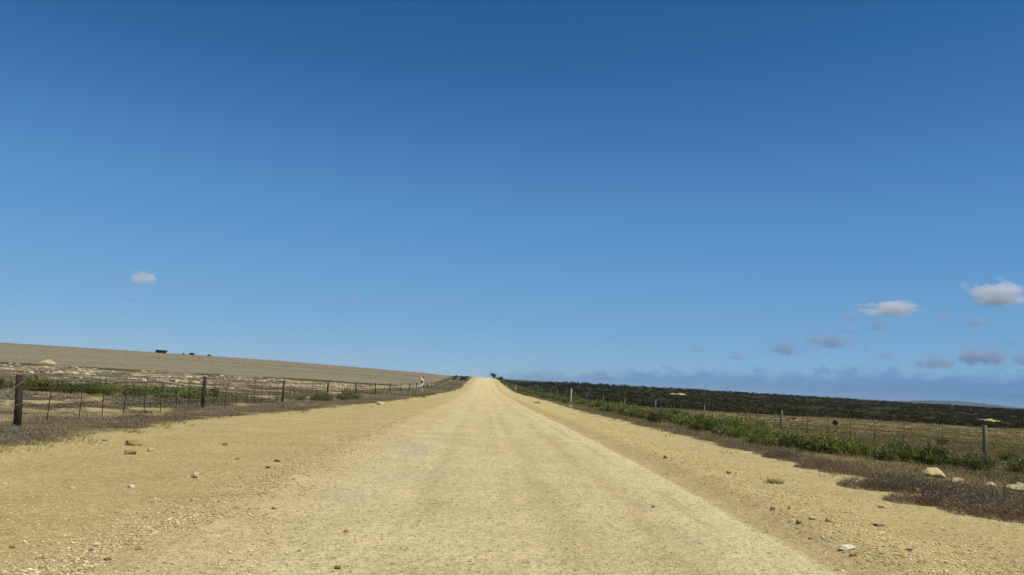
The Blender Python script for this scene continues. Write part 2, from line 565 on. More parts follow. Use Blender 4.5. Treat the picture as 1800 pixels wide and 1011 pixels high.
CLEAR = []
for px_, py_, w_ in ((1646, 840, 40), (1683, 850, 22), (1746, 859, 28), (1790, 862, 36), (1617, 867, 11), (668, 712, 17), (1342, 763, 9)):
    p_ = at(px_, py_)
    CLEAR.append((p_.x, p_.y, w_ / FPX * p_.y * .6, .6))
for px_, py_, w_ in ((1738, 741, 44), (1189, 693.5, 30)):
    p_ = at(px_, py_)
    CLEAR.append((p_.x, p_.y, w_ / FPX * p_.y * .5, 7))
def clear_of_rocks(x, y):
    """no tall growth on the rocks or just before them"""
    k = np.ones(len(x), bool)
    for rx_, ry_, hw, dp in CLEAR:
        k &= ~((np.abs(x - rx_ * y / ry_) < hw + .12) & (y > ry_ - dp) & (y < ry_ + .7))
    return k

# ------------------------------------------------------------------ plant prototypes (verts, faces, tint)
def diamonds(P, D, L, Wd, tint, droop=0.0):
    """leaf shaped quads: base P, direction D, length L, width Wd"""
    n = len(P)
    D = D / np.linalg.norm(D, axis=1, keepdims=True)
    rnd = rng.normal(size=(n, 3))
    S = np.cross(D, rnd); S /= np.linalg.norm(S, axis=1, keepdims=True) + 1e-9
    L = np.broadcast_to(L, n)[:, None]; Wd = np.broadcast_to(Wd, n)[:, None]
    mid = P + D * L * .5
    Vv = np.stack([P, mid + S * Wd * .5, P + D * L, mid - S * Wd * .5], 1)
    Vv[:, 2, 2] -= droop * L[:, 0]
    return Vv.reshape(-1, 3), np.arange(4 * n).reshape(n, 4), np.repeat(tint, 4)

def dome_points(n, rx, h, lobes, shell=.55):
    """points spread through a lumpy dome made of several lobes, base at z 0"""
    k = lobes
    c = np.stack([rng.uniform(-.55, .55, k) * rx, rng.uniform(-.55, .55, k) * rx, rng.uniform(.30, .62, k) * h], 1)
    rr = rng.uniform(.24, .46, k)
    w = rng.integers(0, k, n)
    d = rng.normal(size=(n, 3)); d /= np.linalg.norm(d, axis=1, keepdims=True)
    rad = (shell + (1 - shell) * rng.random(n) ** .7)
    p = c[w] + d * (rr[w] * rad)[:, None] * np.array([rx, rx, h * .85])
    p[:, 2] = np.abs(p[:, 2]) * np.where(p[:, 2] < 0, .4, 1)
    return p, d, w

def shrub(n, rx, h, lobes, leaf, lw):
    p, d, w = dome_points(n, rx, h, lobes)
    dirs = d * .8 + rng.normal(size=(n, 3)) * .5 + np.array([0, 0, .55])
    lt = rng.uniform(.15, .68, lobes)
    tint = np.clip(lt[w] + rng.normal(0, .16, n), 0, 1)
    ns = max(4, n // 60)                          # shoots standing out of the dome
    k = rng.choice(n, ns); up = d[k] * .6 + rng.normal(size=(ns, 3)) * .25 + np.array([0, 0, .9])
    up /= np.linalg.norm(up, axis=1, keepdims=True)
    m_ = 12
    tt = rng.random((ns, m_, 1)) * .42 * h
    ps = (p[k][:, None] + up[:, None] * tt).reshape(-1, 3) + rng.normal(size=(ns * m_, 3)) * .02 * rx
    p = np.concatenate([p, ps]); dirs = np.concatenate([dirs, np.repeat(up, m_, 0) + rng.normal(size=(ns * m_, 3)) * .6])
    tint = np.concatenate([tint, np.clip(np.repeat(lt[w][k] + .15, m_) + rng.normal(0, .12, ns * m_), 0, 1)]); n = len(p)
    return diamonds(p, dirs, leaf * rng.uniform(.6, 1.3, n), lw * rng.uniform(.7, 1.3, n), tint)

def heath(n, rx, h, twig, tw):
    """low wiry bush: thin twigs fanning up and out"""
    a = rng.uniform(0, 2 * math.pi, n); rr = np.sqrt(rng.random(n)) * rx
    top = h * (1 - (rr / rx) ** 2 * .75) * rng.uniform(.35, 1.0, n)
    p = np.stack([np.cos(a) * rr, np.sin(a) * rr, top * rng.uniform(.0, .75, n)], 1)
    d = np.stack([np.cos(a) * rr / rx * .9, np.sin(a) * rr / rx * .9, np.full(n, .75)], 1) + rng.normal(size=(n, 3)) * .6
    tint = np.clip(.42 + rng.normal(0, .22, n) + (p[:, 2] / h - .4) * .12, 0, 1)
    return diamonds(p, d, twig * rng.uniform(.6, 1.3, n), tw * rng.uniform(.7, 1.4, n), tint)

def tuft(n, rx, h, bw, spread=.3):
    a = rng.uniform(0, 2 * math.pi, n); rr = np.sqrt(rng.random(n)) * rx
    p = np.stack([np.cos(a) * rr, np.sin(a) * rr, np.zeros(n)], 1)
    d = np.stack([np.cos(a) * .35, np.sin(a) * .35, np.ones(n)], 1) + rng.normal(size=(n, 3)) * np.array([spread, spread, .2])
    tint = np.clip(.5 + rng.normal(0, .25, n), 0, 1)
    d[:, 2] = np.abs(d[:, 2])
    return diamonds(p, d, h * rng.uniform(.5, 1.2, n), bw, tint, .08)

def scatter(protos, pos, scale, zscale=None, dtint=None):
    """one merged mesh (for growth nobody could count)"""
    n = len(pos)
    zscale = scale if zscale is None else zscale
    dtint = np.zeros(n) if dtint is None else dtint
    Vs, Fs, Ts, off = [], [], [], 0
    which = rng.integers(0, len(protos), n)
    rot = rng.uniform(0, 2 * math.pi, n)
    for k, (pv, pf, pt) in enumerate(protos):
        sel = np.where(which == k)[0]
        if not len(sel): continue
        c, s = np.cos(rot[sel])[:, None], np.sin(rot[sel])[:, None]
        x = (pv[None, :, 0] * c - pv[None, :, 1] * s) * scale[sel, None] + pos[sel, 0, None]
        y = (pv[None, :, 0] * s + pv[None, :, 1] * c) * scale[sel, None] + pos[sel, 1, None]
        z = pv[None, :, 2] * zscale[sel, None] + pos[sel, 2, None]
        v = np.stack([x, y, z], -1).reshape(-1, 3)
        f = (pf[None] + (np.arange(len(sel)) * len(pv))[:, None, None]).reshape(-1, pf.shape[1]) + off
        t = np.clip(pt[None] + dtint[sel, None], 0, 1).ravel()
        Vs.append(v); Fs.append(f); Ts.append(t); off += len(v)
    return np.concatenate(Vs), np.concatenate(Fs), np.concatenate(Ts)

def ground_pts(x, y, sink=.02):
    return np.stack([x, y, terrain(x, y) - sink], 1)

def stuff(name, protos, pos, scale, mat, zs=None, dt=None, label=None, cat=None):
    k = clear_of_rocks(pos[:, 0], pos[:, 1])
    pos, scale = pos[k], scale[k]
    zs = zs if zs is None else zs[k]
    dt = dt if dt is None else dt[k]
    v, f, t = scatter(protos, pos, scale, zs, dt)
    o = link(name, mesh_np(name, v, f, mat, {'tint': t}))
    return tag(o, label, cat, kind='stuff')

HEATHS = [heath(380, .42, .28, .065, .008) for _ in range(4)]
HEATH_FAR = [heath(80, .55, .36, .16, .035) for _ in range(3)]
TUFTS = [tuft(20, .18, .22, .011, .5) for _ in range(4)]
TUFT_FAR = [tuft(16, .42, .22, .045, .9) for _ in range(4)]
SCRUB = [shrub(110, 1.2, 1.2, 7, .30, .16) for _ in range(6)]

# --- left verge heath: the low grey brown strip between the cleared sand and the fence
def verge_left():
    out = []
    for y0, y1, dens in ((13, 45, 9.0), (45, 95, 4.5)):
        n = int((y1 - y0) * 4.2 * dens / 2)
        y = rng.uniform(y0, y1, n)
        wdt = np.interp(y, [13, 45, 95], [2.9, 3.0, 5.0])
        x = -(edgeL(y) + .12 + rng.random(n) ** 1.1 * wdt)
        keep = (fbm(x * .55, y * .4, 71) > .30 + .16 * sstep(1.7, 2.9, -x - edgeL(y)))
        out.append(np.stack([x[keep], y[keep]], 1))
    return np.concatenate(out)
pv = verge_left()
s = rng.uniform(.6, 1.15, len(pv))
stuff('dry_heath', HEATHS, ground_pts(pv[:, 0], pv[:, 1]), s, M_HEATH, s * rng.uniform(.7, 1.05, len(pv)),
      (fbm(pv[:, 0] * .5, pv[:, 1] * .4, 72) - .5) * .5, 'low grey brown heath strip growing along the foot of the left fence', 'heath')

def verge_left_far():
    n = 2600
    y = 95 + 320 * rng.random(n) ** 1.5
    x = -(edgeL(y) + .3 + rng.random(n) * np.interp(y, [95, 200, 420], [8.0, 7.0, 8.0]))
    return x, y
x, y = verge_left_far()
s = rng.uniform(.8, 1.6, len(x))
stuff('roadside_brush', HEATH_FAR, ground_pts(x, y), s, M_OLIVE, s * .55, (fbm(x * .3, y * .08, 73) - .5) * 1.1,
      'dull olive brush on the left roadside running back to the crest', 'brush')

# --- heath scattered over the sandy land beyond the left fence
n = 20000
vv = rng.uniform(18, 95, n)
y = 1.95 * 1600 / vv * rng.uniform(.9, 1.1, n)
x = y * rng.uniform(-1.0, -.03, n)
k = (x < -11.2) & (y < stubble_edge(x, y) + 3) & (y > 22) & (fbm(x * .55, y * .30, 61) > .42 + .16 * rng.random(n))
x, y = x[k], y[k]
s = rng.uniform(.45, 1.0, len(x)) * np.interp(y, [20, 60, 150], [.8, 1.2, 1.7])
stuff('sparse_heath', HEATH_FAR, ground_pts(x, y), s, M_HEATH, s * .5, (fbm(x * .2, y * .08, 74) - .5) * .9 - .08,
      'scattered brown heath clumps on the pale sand beyond the left fence', 'heath')
n = 1500
y = 23 + 30 * rng.random(n) ** 1.2
x = -(11.2 + rng.random(n) * y * .55)
k = fbm(x * 1.1, y * .8, 161) > .45
x, y = x[k], y[k]
s = rng.uniform(.25, .75, len(x))
stuff('sparse_tufts', HEATHS, ground_pts(x, y), s * 1.2, M_HEATH, s, rng.normal(0, .15, len(x)),
      'small brown tufts dotting the sand just behind the left fence', 'heath')
# dark line of brush at the foot of the stubble hillside
n = 2200
t = rng.uniform(-1.1, -.075, n)
y = np.interp(t, [-1.5, -.6, -.34, -.22, -.14, -.09, -.06], [150, 150, 148, 152, 165, 185, 215]) + rng.normal(0, 2.2, n) - 1.5
x = t * y
k = fbm(x * .12, y * 0 + 2, 75) > .36
x, y = x[k], y[k]
s = rng.uniform(.8, 1.5, len(x))
stuff('field_edge_brush', HEATH_FAR, ground_pts(x, y), s, M_DULL, s * .6, np.full(len(x), -.15),
      'thin dark brush line along the foot of the stubble hillside', 'brush')

n = 12500
t = rng.uniform(-1.15, -.05, n)
y = stubble_edge(t * 100, np.full(n, 100.)) + 4 + 300 * rng.random(n) ** 1.4
x = t * y
s = rng.uniform(.6, 1.5, n) * np.interp(y, [150, 450], [.8, 1.5])
stuff('stubble', TUFT_FAR, ground_pts(x, y), s, M_STUB, s * .5, (fbm(x * .03, y * .06, 180) - .5) * .8,
      'cut straw stubble covering the left hillside up to its crest', 'stubble')

# --- right verge: brown grass and heath, paddock grass
n = 5200
y = 13 + 190 * rng.random(n) ** 1.9
x = edgeR(y) + .1 + rng.random(n) * np.interp(y, [13, 40, 200], [8.5, 6.0, 7.0])
k = (fbm(x * .5, y * .35, 76) > .33)
x, y = x[k], y[k]
s = rng.uniform(.6, 1.15, len(x)) * np.interp(y, [13, 60, 200], [1, 1.1, 1.5])
stuff('verge_grass', TUFTS, ground_pts(x, y), s * 1.2, M_GRASS, s, (fbm(x * .3, y * .2, 77) - .6) * .7,
      'dry brown grass along the right verge below the shrubs', 'grass')
n = 46000
vv = rng.uniform(19, 210, n)
y = 2.4 * 1600 / vv
x = 13 + rng.random(n) * (y * 1.05)
k = (y < 128 + (fbm(x * .06, y * .06, 66) - .5) * 18) & (y > 15)
x, y = x[k], y[k]
s = rng.uniform(.5, 1.2, len(x)) * np.interp(y, [20, 130], [.8, 1.5])
stuff('paddock_grass', TUFT_FAR, ground_pts(x, y), s, M_GRASS, s * .62, (fbm(x * .12, y * .05, 63) - .72) * 1.1,
      'olive brown grass covering the flat paddock beyond the right fence', 'grass')
n = 3200
y = 150 + 290 * rng.random(n) ** 1.2
x = edgeR(y) + .3 + rng.random(n) ** 1.3 * np.interp(y, [150, 250, 440], [9, 13, 16])
s = rng.uniform(.8, 1.7, n)
stuff('roadside_brush', HEATH_FAR, ground_pts(x, y), s, M_DULL, s * .9, (fbm(x * .2, y * .05, 173) - .5) * 1.1 - .1,
      'green brush lining the right roadside back to the crest', 'brush')
# heath on the right verge edge (one low mat of growth)
n = 900
y = 17 + 70 * rng.random(n) ** 1.5
x = edgeR(y) + .05 + rng.random(n) ** 1.5 * 1.9
k = fbm(x * .6, y * .4, 78) > .44
x, y = x[k], y[k]
s = rng.uniform(.5, .95, len(x))
stuff('verge_heath', HEATHS, ground_pts(x, y), s, M_HEATHP, s * .8, (fbm(x * .5, y * .4, 79) - .5) * .4,
      'low purple brown heath mat edging the gravel on the right', 'heath')

n = 900
y = 14 + 70 * rng.random(n) ** 1.6
left = rng.random(n) < .5
x = np.where(left, -(edgeL(y) + rng.normal(.15, .45, n)), edgeR(y) + rng.normal(.3, .55, n))
k = fbm(x * .9, y * .7, 190) > .42
x, y = x[k], y[k]
s = rng.uniform(.35, .9, len(x))
stuff('straw_tufts', TUFTS, ground_pts(x, y), s * 1.2, M_GRASS, s, rng.normal(.1, .2, len(x)),
      'straw coloured grass tufts thinning out onto the sand at both verge edges', 'grass')

# --- the dark scrub plain on the right
def scrub_line(x):     # front edge of the scrub
    return 118 - (fbm(x * .06, x * 0 + 5, 66) - .5) * 22 + 14 * sstep(45, 110, x)
n = 9500
u = rng.random(n)
y = 112 + 420 * u ** 1.7
t = rng.uniform(.02, 1.15, n)
x = t * y
xmin = 14.5
fy = scrub_line(x)
k = (y > fy) & (x > xmin) & ((y - fy < 6) | (fbm(x * .05, y * .03, 82) > .36))
x, y = x[k], y[k]
s = rng.uniform(.4, 1.15, len(x)) * np.interp(y, [110, 300, 520], [.75, 1.0, 1.4])
stuff('scrubland', SCRUB, ground_pts(x, y), s, M_DARK, s * .54, (fbm(x * .05, y * .02, 83) - .5) * 1.0 + rng.normal(0, .10, len(x)),
      'dark green scrub covering the far plain on the right to the horizon', 'scrub')

# ------------------------------------------------------------------ individual plants
SHRUB_ME = {}
def shrub_meshes(key, mat, k, n, rx, h, lobes, leaf, lw, fn=None):
    ms = []
    for i in range(k):
        v, f, t = (fn or shrub)(n, rx, h, lobes, leaf, lw) if fn is None else fn(n, rx, h, leaf, lw)
        ms.append(mesh_np(key, v, f, mat, {'tint': t}))
    SHRUB_ME[key] = ms
shrub_meshes('green_shrub', M_GREEN, 6, 1300, .66, .74, 14, .10, .042)
shrub_meshes('dull_shrub', M_DULL, 4, 1000, .66, .70, 12, .10, .045)
shrub_meshes('heath_bush', M_HEATHP, 5, 3800, .54, .44, 0, .06, .0075, fn=lambda n, rx, h, l, w: heath(n, rx, h, l, w))
shrub_meshes('far_bush', M_TREE, 4, 700, 1.0, 1.2, 7, .22, .13)
shrub_meshes('grass_clump', M_DULL, 2, 160, .16, .2, 0, .2, .012, fn=lambda n, rx, h, l, w: tuft(n, rx, h, w))

def plant(name, key, x, y, sc, zs, label, cat, group=None, sink=.03):
    o = link(name, random.choice(SHRUB_ME[key]))
    o.location = (x, y, gz(x, y) - sink)
    o.rotation_euler = (0, 0, random.uniform(0, 6.28))
    o.scale = (sc, sc * random.uniform(.85, 1.15), zs)
    return tag(o, label, cat, group)

# nearest thicket on the right, below the grey fence posts
for i in range(40):
    t = (i + random.random()) / 40
    y = 32.5 - 6.0 * t + random.uniform(-1.4, 1.6)
    x = 9.9 + 4.2 * t + random.uniform(-.5, .5) + max(0, (31 - y)) * .0
    plant('green_shrub', 'green_shrub' if random.random() < .65 else 'dull_shrub', x, y, random.uniform(.42, .95), random.uniform(.36, .82),
          'bright green leafy shrub in the nearest thicket on the right verge', 'shrub', 'green shrubs of the nearest right thicket')
# long thicket running along the right verge
for i in range(120):
    t = i / 119
    y = 39 + 150 * t ** 1.7 + random.uniform(-2, 2)
    lo, hi = np.interp(y, [39, 60, 100, 190], [9.8, 9.6, 9.0, 8.4]), np.interp(y, [39, 48, 60, 100, 190], [12.3, 14.2, 15.0, 14.5, 14])
    x = random.uniform(lo, hi)
    k = np.interp(y, [39, 55, 100, 190], [1.0, 1.25, 1.1, 1.25])
    plant('green_shrub', 'green_shrub' if random.random() < .75 else 'dull_shrub', x, y, random.uniform(.55, 1.15) * k, random.uniform(.45, 1.05) * k,
          'green shrub in the long thicket running back along the right verge beside the fence', 'shrub', 'green shrubs of the long right thicket')
# row beyond the left fence
for i in range(84):
    t = (i + random.random()) / 84
    y = random.uniform(44, 51)
    x = -(14.2 + 13.5 * t)
    plant('green_bush', 'dull_shrub' if random.random() < .82 else 'green_shrub', x, y, random.uniform(.55, 1.15), random.uniform(.45, .95),
          'green bush in the long low row behind the left fence', 'bush', 'green bushes in the row behind the left fence')
# green growth in the left verge near the third post
for i in range(16):
    t = (i + random.random()) / 16
    y = 54 + 18 * t
    x = -10.3 + random.uniform(-.9, .9) + t * .9
    plant('green_bush', 'dull_shrub', x, y, random.uniform(.55, .9), random.uniform(.5, .8),
          'small olive green bush on the left verge near the third and fourth fence posts', 'bush', 'olive bushes on the left verge')
# dry heath bushes in the right foreground, each its own bush
HB = [(1530, 858, 1.0, 'dry bush at the gravel edge, leftmost of the row below the largest pale rock'),
      (1580, 862, 1.15, 'purple brown dry bush just left of the largest pale rock'),
      (1608, 884, .8, 'small dry bush hugging the gravel just left of the small squarish rock'),
      (1655, 868, .9, 'dry purple brown bush directly in front of the largest pale rock'),
      (1690, 892, 1.2, 'broad dry bush at the gravel edge under the second pale rock'),
      (1735, 902, 1.1, 'dry bush at the gravel edge between the second and third pale rocks'),
      (1715, 872, .85, 'dry brown bush between second and third pale rocks, set back from the gravel'),
      (1782, 912, 1.15, 'dry bush at the gravel edge near the right border of the photo'),
      (1765, 880, .9, 'dry brown bush in front of the double pale rock at the right border'),
      (1440, 825, .9, 'grey dry bush at the gravel edge before the nearest green thicket'),
      (1478, 832, .8, 'low grey dry bush at the gravel edge, right of the bush before the green thicket'),
      (1372, 806, .9, 'grey brown dry bush at the gravel edge, farthest of the dry bushes on the right')]
for px, py, k, lab in HB:
    p = at(px, py)
    plant('dry_bush', 'heath_bush', p.x, p.y, k * random.uniform(1.0, 1.2), k * random.uniform(1.0, 1.3), lab, 'bush', 'dry bushes along the right gravel edge')
# single shrubs
for px, py, key, k, zk, lab in (
        (1806 - 84, 829, 'green_shrub', .42, .62, 'small upright green bush at the foot of the nearest white fence post'),
        (1773, 812, 'green_shrub', .55, .5, 'low green bush on the right fence line, right of the nearest white post'),
        (1470, 748, 'far_bush', .42, .42, 'small round dark bush alone in the middle of the right paddock'),
        (1285, 757, 'dull_shrub', .45, .9, 'narrow dark olive bush at the near end of the long green thicket'),
        (1338, 752, 'dull_shrub', .6, .8, 'grey green bush left of the split grey fence post on the right'),
        (1657, 782, 'dull_shrub', .5, .45, 'low green bush in the paddock between the two nearest right fence posts'),
        (1700, 790, 'heath_bush', .7, .6, 'low grey bush in the paddock left of the nearest white post'),
        (1702, 750, 'dull_shrub', .8, .7, 'small dark bush far out in the paddock left of the pale rubble heap'),
        (1395, 738, 'dull_shrub', .5, .5, 'tiny dark bush in the paddock right of the split grey post'),
        (1795, 832, 'dull_shrub', .7, .7, 'olive brown bush on the verge at the right border of the photo'),
        (1361, 850, 'grass_clump', .9, .75, 'sparse grey green weed growing alone on the right gravel shoulder'),
        (745, 699, 'heath_bush', .55, .7, 'small dry tuft at the foot of the red and white chevron post')):
    p = at(px, py)
    plant('bush' if key != 'grass_clump' else 'weed', key, p.x, p.y, k, zk, lab, 'bush' if key != 'grass_clump' else 'weed')

# ------------------------------------------------------------------ trees on the skyline
def far_tree(x, y, w, h, label, group=None, trunk=.35):
    root = empty('tree', (x, y, gz(x, y) - .1))
    tag(root, label, 'tree', group)
    mb = MB()
    mb.tube([(0, 0, 0), (.05 * w, 0, h * trunk), (.02 * w, .03 * w, h * .7)], [.06 * h, .045 * h, .02 * h], 7)
    for a in range(4):
        t = a * 1.6 + random.random()
        mb.tube([(.04 * w, 0, h * trunk * .9), (math.cos(t) * w * .25, math.sin(t) * w * .25, h * .65)], [.03 * h, .012 * h], 5)
    mb.build('trunk', M_BARK, root)
    v, f, t = shrub(900, .5 * w, h * (1 - trunk * .6), 8, .09 * w, .05 * w)
    v[:, 2] += h * trunk * .6
    link('crown', mesh_np('crown', v, f, M_TREE, {'tint': t}), root)
    return root

def on_sky(px, dist):
    """ground point at a horizontal distance along the pixel column near eye level"""
    d = ray(px, 664 + (px - 850) * math.tan(ROLL))
    hx, hy = d.x, d.y
    q = math.hypot(hx, hy)
    return hx / q * dist, hy / q * dist

for px, w, h, lab in ((281, 5.6, 1.35, 'widest dark flat crowned tree on the crest of the left hillside'),
                      (321, 1.0, .8, 'tiny dark bushy tree on the left crest between the widest tree and the middle one'),
                      (335, 2.7, 1.15, 'dark rounded tree on the left crest, second from the widest one'),
                      (366, 1.9, .75, 'low dark tree on the left crest, nearest to the road')):
    x, y = on_sky(px, 440)
    far_tree(x, y, w, h, lab, None, .12)
x, y = on_sky(866.5, 415)
far_tree(x, y, 3.2, 2.5, 'dark round tree standing beside the road where it meets the sky', None, .08)

for i in range(46):       # bushes on the right crest line
    t = i / 45
    px = 878 + 260 * t + random.uniform(-3, 3)
    dist = random.uniform(330, 450)
    x, y = on_sky(px, dist)
    plant('crest_bush', 'far_bush', x, y, random.uniform(.7, 1.6), random.uniform(.5, 1.05),
          'dark bush on the skyline right of the road end', 'bush', 'dark bushes on the right skyline', .1)
for i in range(16):       # dark bushes at the left road end
    px = random.uniform(797, 834)
    dist = random.uniform(300, 400)
    x, y = on_sky(px, dist)
    x = min(x, -(edge_l(y) + 1.2))
    plant('crest_bush', 'far_bush', x, y, random.uniform(.5, .95), random.uniform(.45, .75),
          'dark bush bunched at the left road edge just below the skyline', 'bush', 'dark bushes at the left road end', .1)

# ------------------------------------------------------------------ fences
def lean(a): return random.uniform(-a, a)

def post_mb(x, y, h, r, seg=9, la=.02, lx=None):
    z = gz(x, y)
    lx, ly = lean(la) if lx is None else lx, lean(la)
    mb = MB()
    mb.tube([(x, y, z - .25), (x + lx * .4, y + ly * .4, z + h * .45), (x + lx, y + ly, z + h - .015), (x + lx, y + ly, z + h)],
            [r * 1.05, r, r * .95, r * .82], seg)
    return mb

def wire_part(pts, r, parent, mat=None):
    MB().tube(pts, r, 5).build('wire', mat or M_WIRE, parent, True)

# left: dark timber posts 14 m apart, eight steel droppers between
LX = -10.8
fl = empty('wire_fence', (LX, 21.8, gz(LX, 21.8)))
tag(fl, 'wire fence with dark timber posts and thin droppers along the left of the road', 'fence')
fl_inv = Matrix.Translation(fl.location).inverted()
def under(o, root):
    o.parent = root
    o.matrix_parent_inverse = Matrix.Translation(root.location).inverted()
    return o
left_y = [7.62 + 14.18 * k for k in range(21)]
LH = 1.2
for k, y in enumerate(left_y):
    if y < 15 or y > 292: continue
    r = .085 if k == 1 else (.07 if k == 2 else random.uniform(.052, .062))
    under(post_mb(LX + lean(.02), y, LH + lean(.03), r, lx=-.075 if k == 1 else None).build('fence_post', M_POST, None, True), fl)
nd = 0
for k in range(len(left_y) - 1):
    for j in range(1, 9):
        y = left_y[k] + 14.18 * j / 9 + lean(.12)
        if y < 14 or nd >= 96: continue
        nd += 1
        x = LX + lean(.03); z = gz(x, y)
        lx, ly = lean(.05), lean(.09)
        kink = lean(.04)
        under(MB().tube([(x, y, z + .03), (x + lx * .5 + kink, y + ly * .5, z + .55), (x + lx, y + ly, z + 1.12 + lean(.05))],
                        [.012, .011, .011], 6).build('dropper', M_DROP, None, True), fl)
wy = np.concatenate([np.arange(7.3, 120, 2.3), np.arange(120, 290, 7)])
for q, hz in enumerate((.2, .42, .64, .88, 1.1)):
    pts = []
    for y in wy:
        u = ((y - 7.62) % 14.18) / 14.18
        pts.append((LX, y, gz(LX, y) * 0 + float(terrain(LX, y, False)) + hz - .03 * 4 * u * (1 - u)))
    o = MB().tube(pts, .0022, 5).build('wire', M_WIRE, None, True)
    under(o, fl)
zz = gz(LX, 21.8)
for dx, dy, h0 in ((-.5, -1.9, 1.1), (-.9, -1.2, .55)):        # slack stay wires at the strainer post
    pts = []
    for i in range(9):
        t = i / 8
        pts.append((LX + dx * t + .09, 21.8 + dy * t, zz + h0 * (1 - t) ** 1.2 + .12 * t))
    under(MB().tube(pts, .005, 6).build('stay_wire', M_POSTP, None, True), fl)

# right: pale weathered posts 20 m apart
RX = 17.5
fr = empty('wire_fence', (RX, 31.5, gz(RX, 31.5)))
tag(fr, 'wire fence with widely spaced pale grey timber posts across the right paddock', 'fence')
right_y = [31.5 + 20.2 * k for k in range(-1, 16)]
for y in right_y:
    if y < 20: continue
    if abs(y - 51.7) < 1: y = 53.0
    under(post_mb(RX + lean(.06), y, 1.22 + lean(.04), random.uniform(.052, .064) if y > 32 else .076, 9, .03).build('fence_post', M_POSTP, None, True), fr)
nd = 0
for k in range(len(right_y) - 1):
    for j in range(1, 7):
        y = right_y[k] + 20.2 * j / 7 + lean(.3)
        if y < 24 or nd >= 70: continue
        nd += 1
        x = RX + lean(.04); z = gz(x, y)
        lx, ly = lean(.05), lean(.08)
        under(MB().tube([(x, y, z), (x + lx * .5, y + ly * .5, z + .6), (x + lx, y + ly, z + 1.15 + lean(.06))], .014, 6).build('dropper', M_DROPG, None, True), fr)
wy = np.concatenate([np.arange(11.3, 130, 2.4), np.arange(130, 330, 8)])
for hz in (.25, .5, .78, 1.05):
    pts = [(RX, y, float(terrain(RX, y, False)) + hz - .1 * (((y - 11.3) % 20.2) / 20.2) * (1 - ((y - 11.3) % 20.2) / 20.2)) for y in wy]
    under(MB().tube(pts, .0022, 5).build('wire', M_WIRE, None, True), fr)

# ------------------------------------------------------------------ roadside posts and chevron marker
def guide_post(px, py, h, r, label):
    p = at(px, py)
    root = empty('guide_post', p)
    tag(root, label, 'post')
    MB().tube([(0, 0, -.2), (.01, 0, h * .5), (.02, 0, h - .03), (.02, 0, h)], [r * 1.02, r, r * .96, r * .8], 10).build('post', M_WHITE, root, True)
    MB().tube([(0, 0, -.05), (0, 0, .10), (0, 0, .13)], [r * 1.9, r * 1.8, r * 1.4], 10).build('footing', M_LIMEW, root, True)
    return root
guide_post(1002.5, 716, 1.72, .085, 'thick white roadside post standing at the right gravel edge, nearest of the roadside posts')
guide_post(906, 692, 1.65, .075, 'white roadside post at the right road edge, second along')
guide_post(890.5, 684, 1.3, .07, 'tiny white roadside post farthest along the right road edge')

p = at(741, 696.5)
sg = empty('chevron_marker', p)
tag(sg, 'red and white chevron marker plate on a pale post at the left road edge', 'road sign')
MB().tube([(0, 0, -.2), (0, 0, 1.0), (.0, 0, 1.98)], [.085, .08, .075], 10).build('post', M_POLE, sg, True)
pl = MB()
pw, z0, ph = .33, .97, 1.12
pl.box((0, -.10, z0 + ph / 2), (pw, .012, ph))
plate = pl.build('plate', M_PANEL, sg)
for poly in ([(-pw * .5 + .09, z0 + ph), (pw / 2, z0 + ph), (pw / 2, z0 + ph - .30)],
             [(-pw / 2, z0 + ph * .60 + .12), (pw / 2 - .02, z0 + ph * .47), (-pw / 2, z0 + ph * .35 - .10)],
             [(-pw * .5 + .06, z0), (pw / 2, z0 + .28), (pw / 2, z0)]):
    m = MB(); m.poly_slab(poly[::-1], -.112, -.108); m.build('chevron_mark', M_RED, plate)
for o in (plate, *plate.children):
    pass
sg.rotation_euler = (0, 0, R(4))

# far utility poles beyond the scrub
for px, lab in ((1172, 'thin utility pole on the right skyline, leftmost of the three'), (1210.5, 'thin utility pole on the right skyline, middle of the three'),
                (1277.5, 'thin utility pole on the right skyline, rightmost of the three')):
    x, y = on_sky(px, 480)
    root = empty('utility_pole', (x, y, gz(x, y)))
    tag(root, lab, 'pole', 'utility poles on the right skyline')
    MB().tube([(0, 0, -.3), (0, 0, 3.6)], [.08, .05], 7).build('pole', M_DROPG, root, True)
    MB().box((0, 0, 3.4), (.9, .06, .06)).build('crossarm', M_DROPG, root)

# ------------------------------------------------------------------ stones
def ico(sub=2):
    t = (1 + 5 ** .5) / 2
    v = [(-1, t, 0), (1, t, 0), (-1, -t, 0), (1, -t, 0), (0, -1, t), (0, 1, t), (0, -1, -t), (0, 1, -t), (t, 0, -1), (t, 0, 1), (-t, 0, -1), (-t, 0, 1)]
    f = [(0, 11, 5), (0, 5, 1), (0, 1, 7), (0, 7, 10), (0, 10, 11), (1, 5, 9), (5, 11, 4), (11, 10, 2), (10, 7, 6), (7, 1, 8),
         (3, 9, 4), (3, 4, 2), (3, 2, 6), (3, 6, 8), (3, 8, 9), (4, 9, 5), (2, 4, 11), (6, 2, 10), (8, 6, 7), (9, 8, 1)]
    v = [np.array(a) / np.linalg.norm(a) for a in v]
    for _ in range(sub):
        cache, nf = {}, []
        def mid(a, b):
            k = (min(a, b), max(a, b))
            if k not in cache:
                m = v[a] + v[b]; v.append(m / np.linalg.norm(m)); cache[k] = len(v) - 1
            return cache[k]
        for a, b, c in f:
            ab, bc, ca = mid(a, b), mid(b, c), mid(c, a)
            nf += [(a, ab, ca), (b, bc, ab), (c, ca, bc), (ab, bc, ca)]
        f = nf
    return np.array(v), np.array(f)

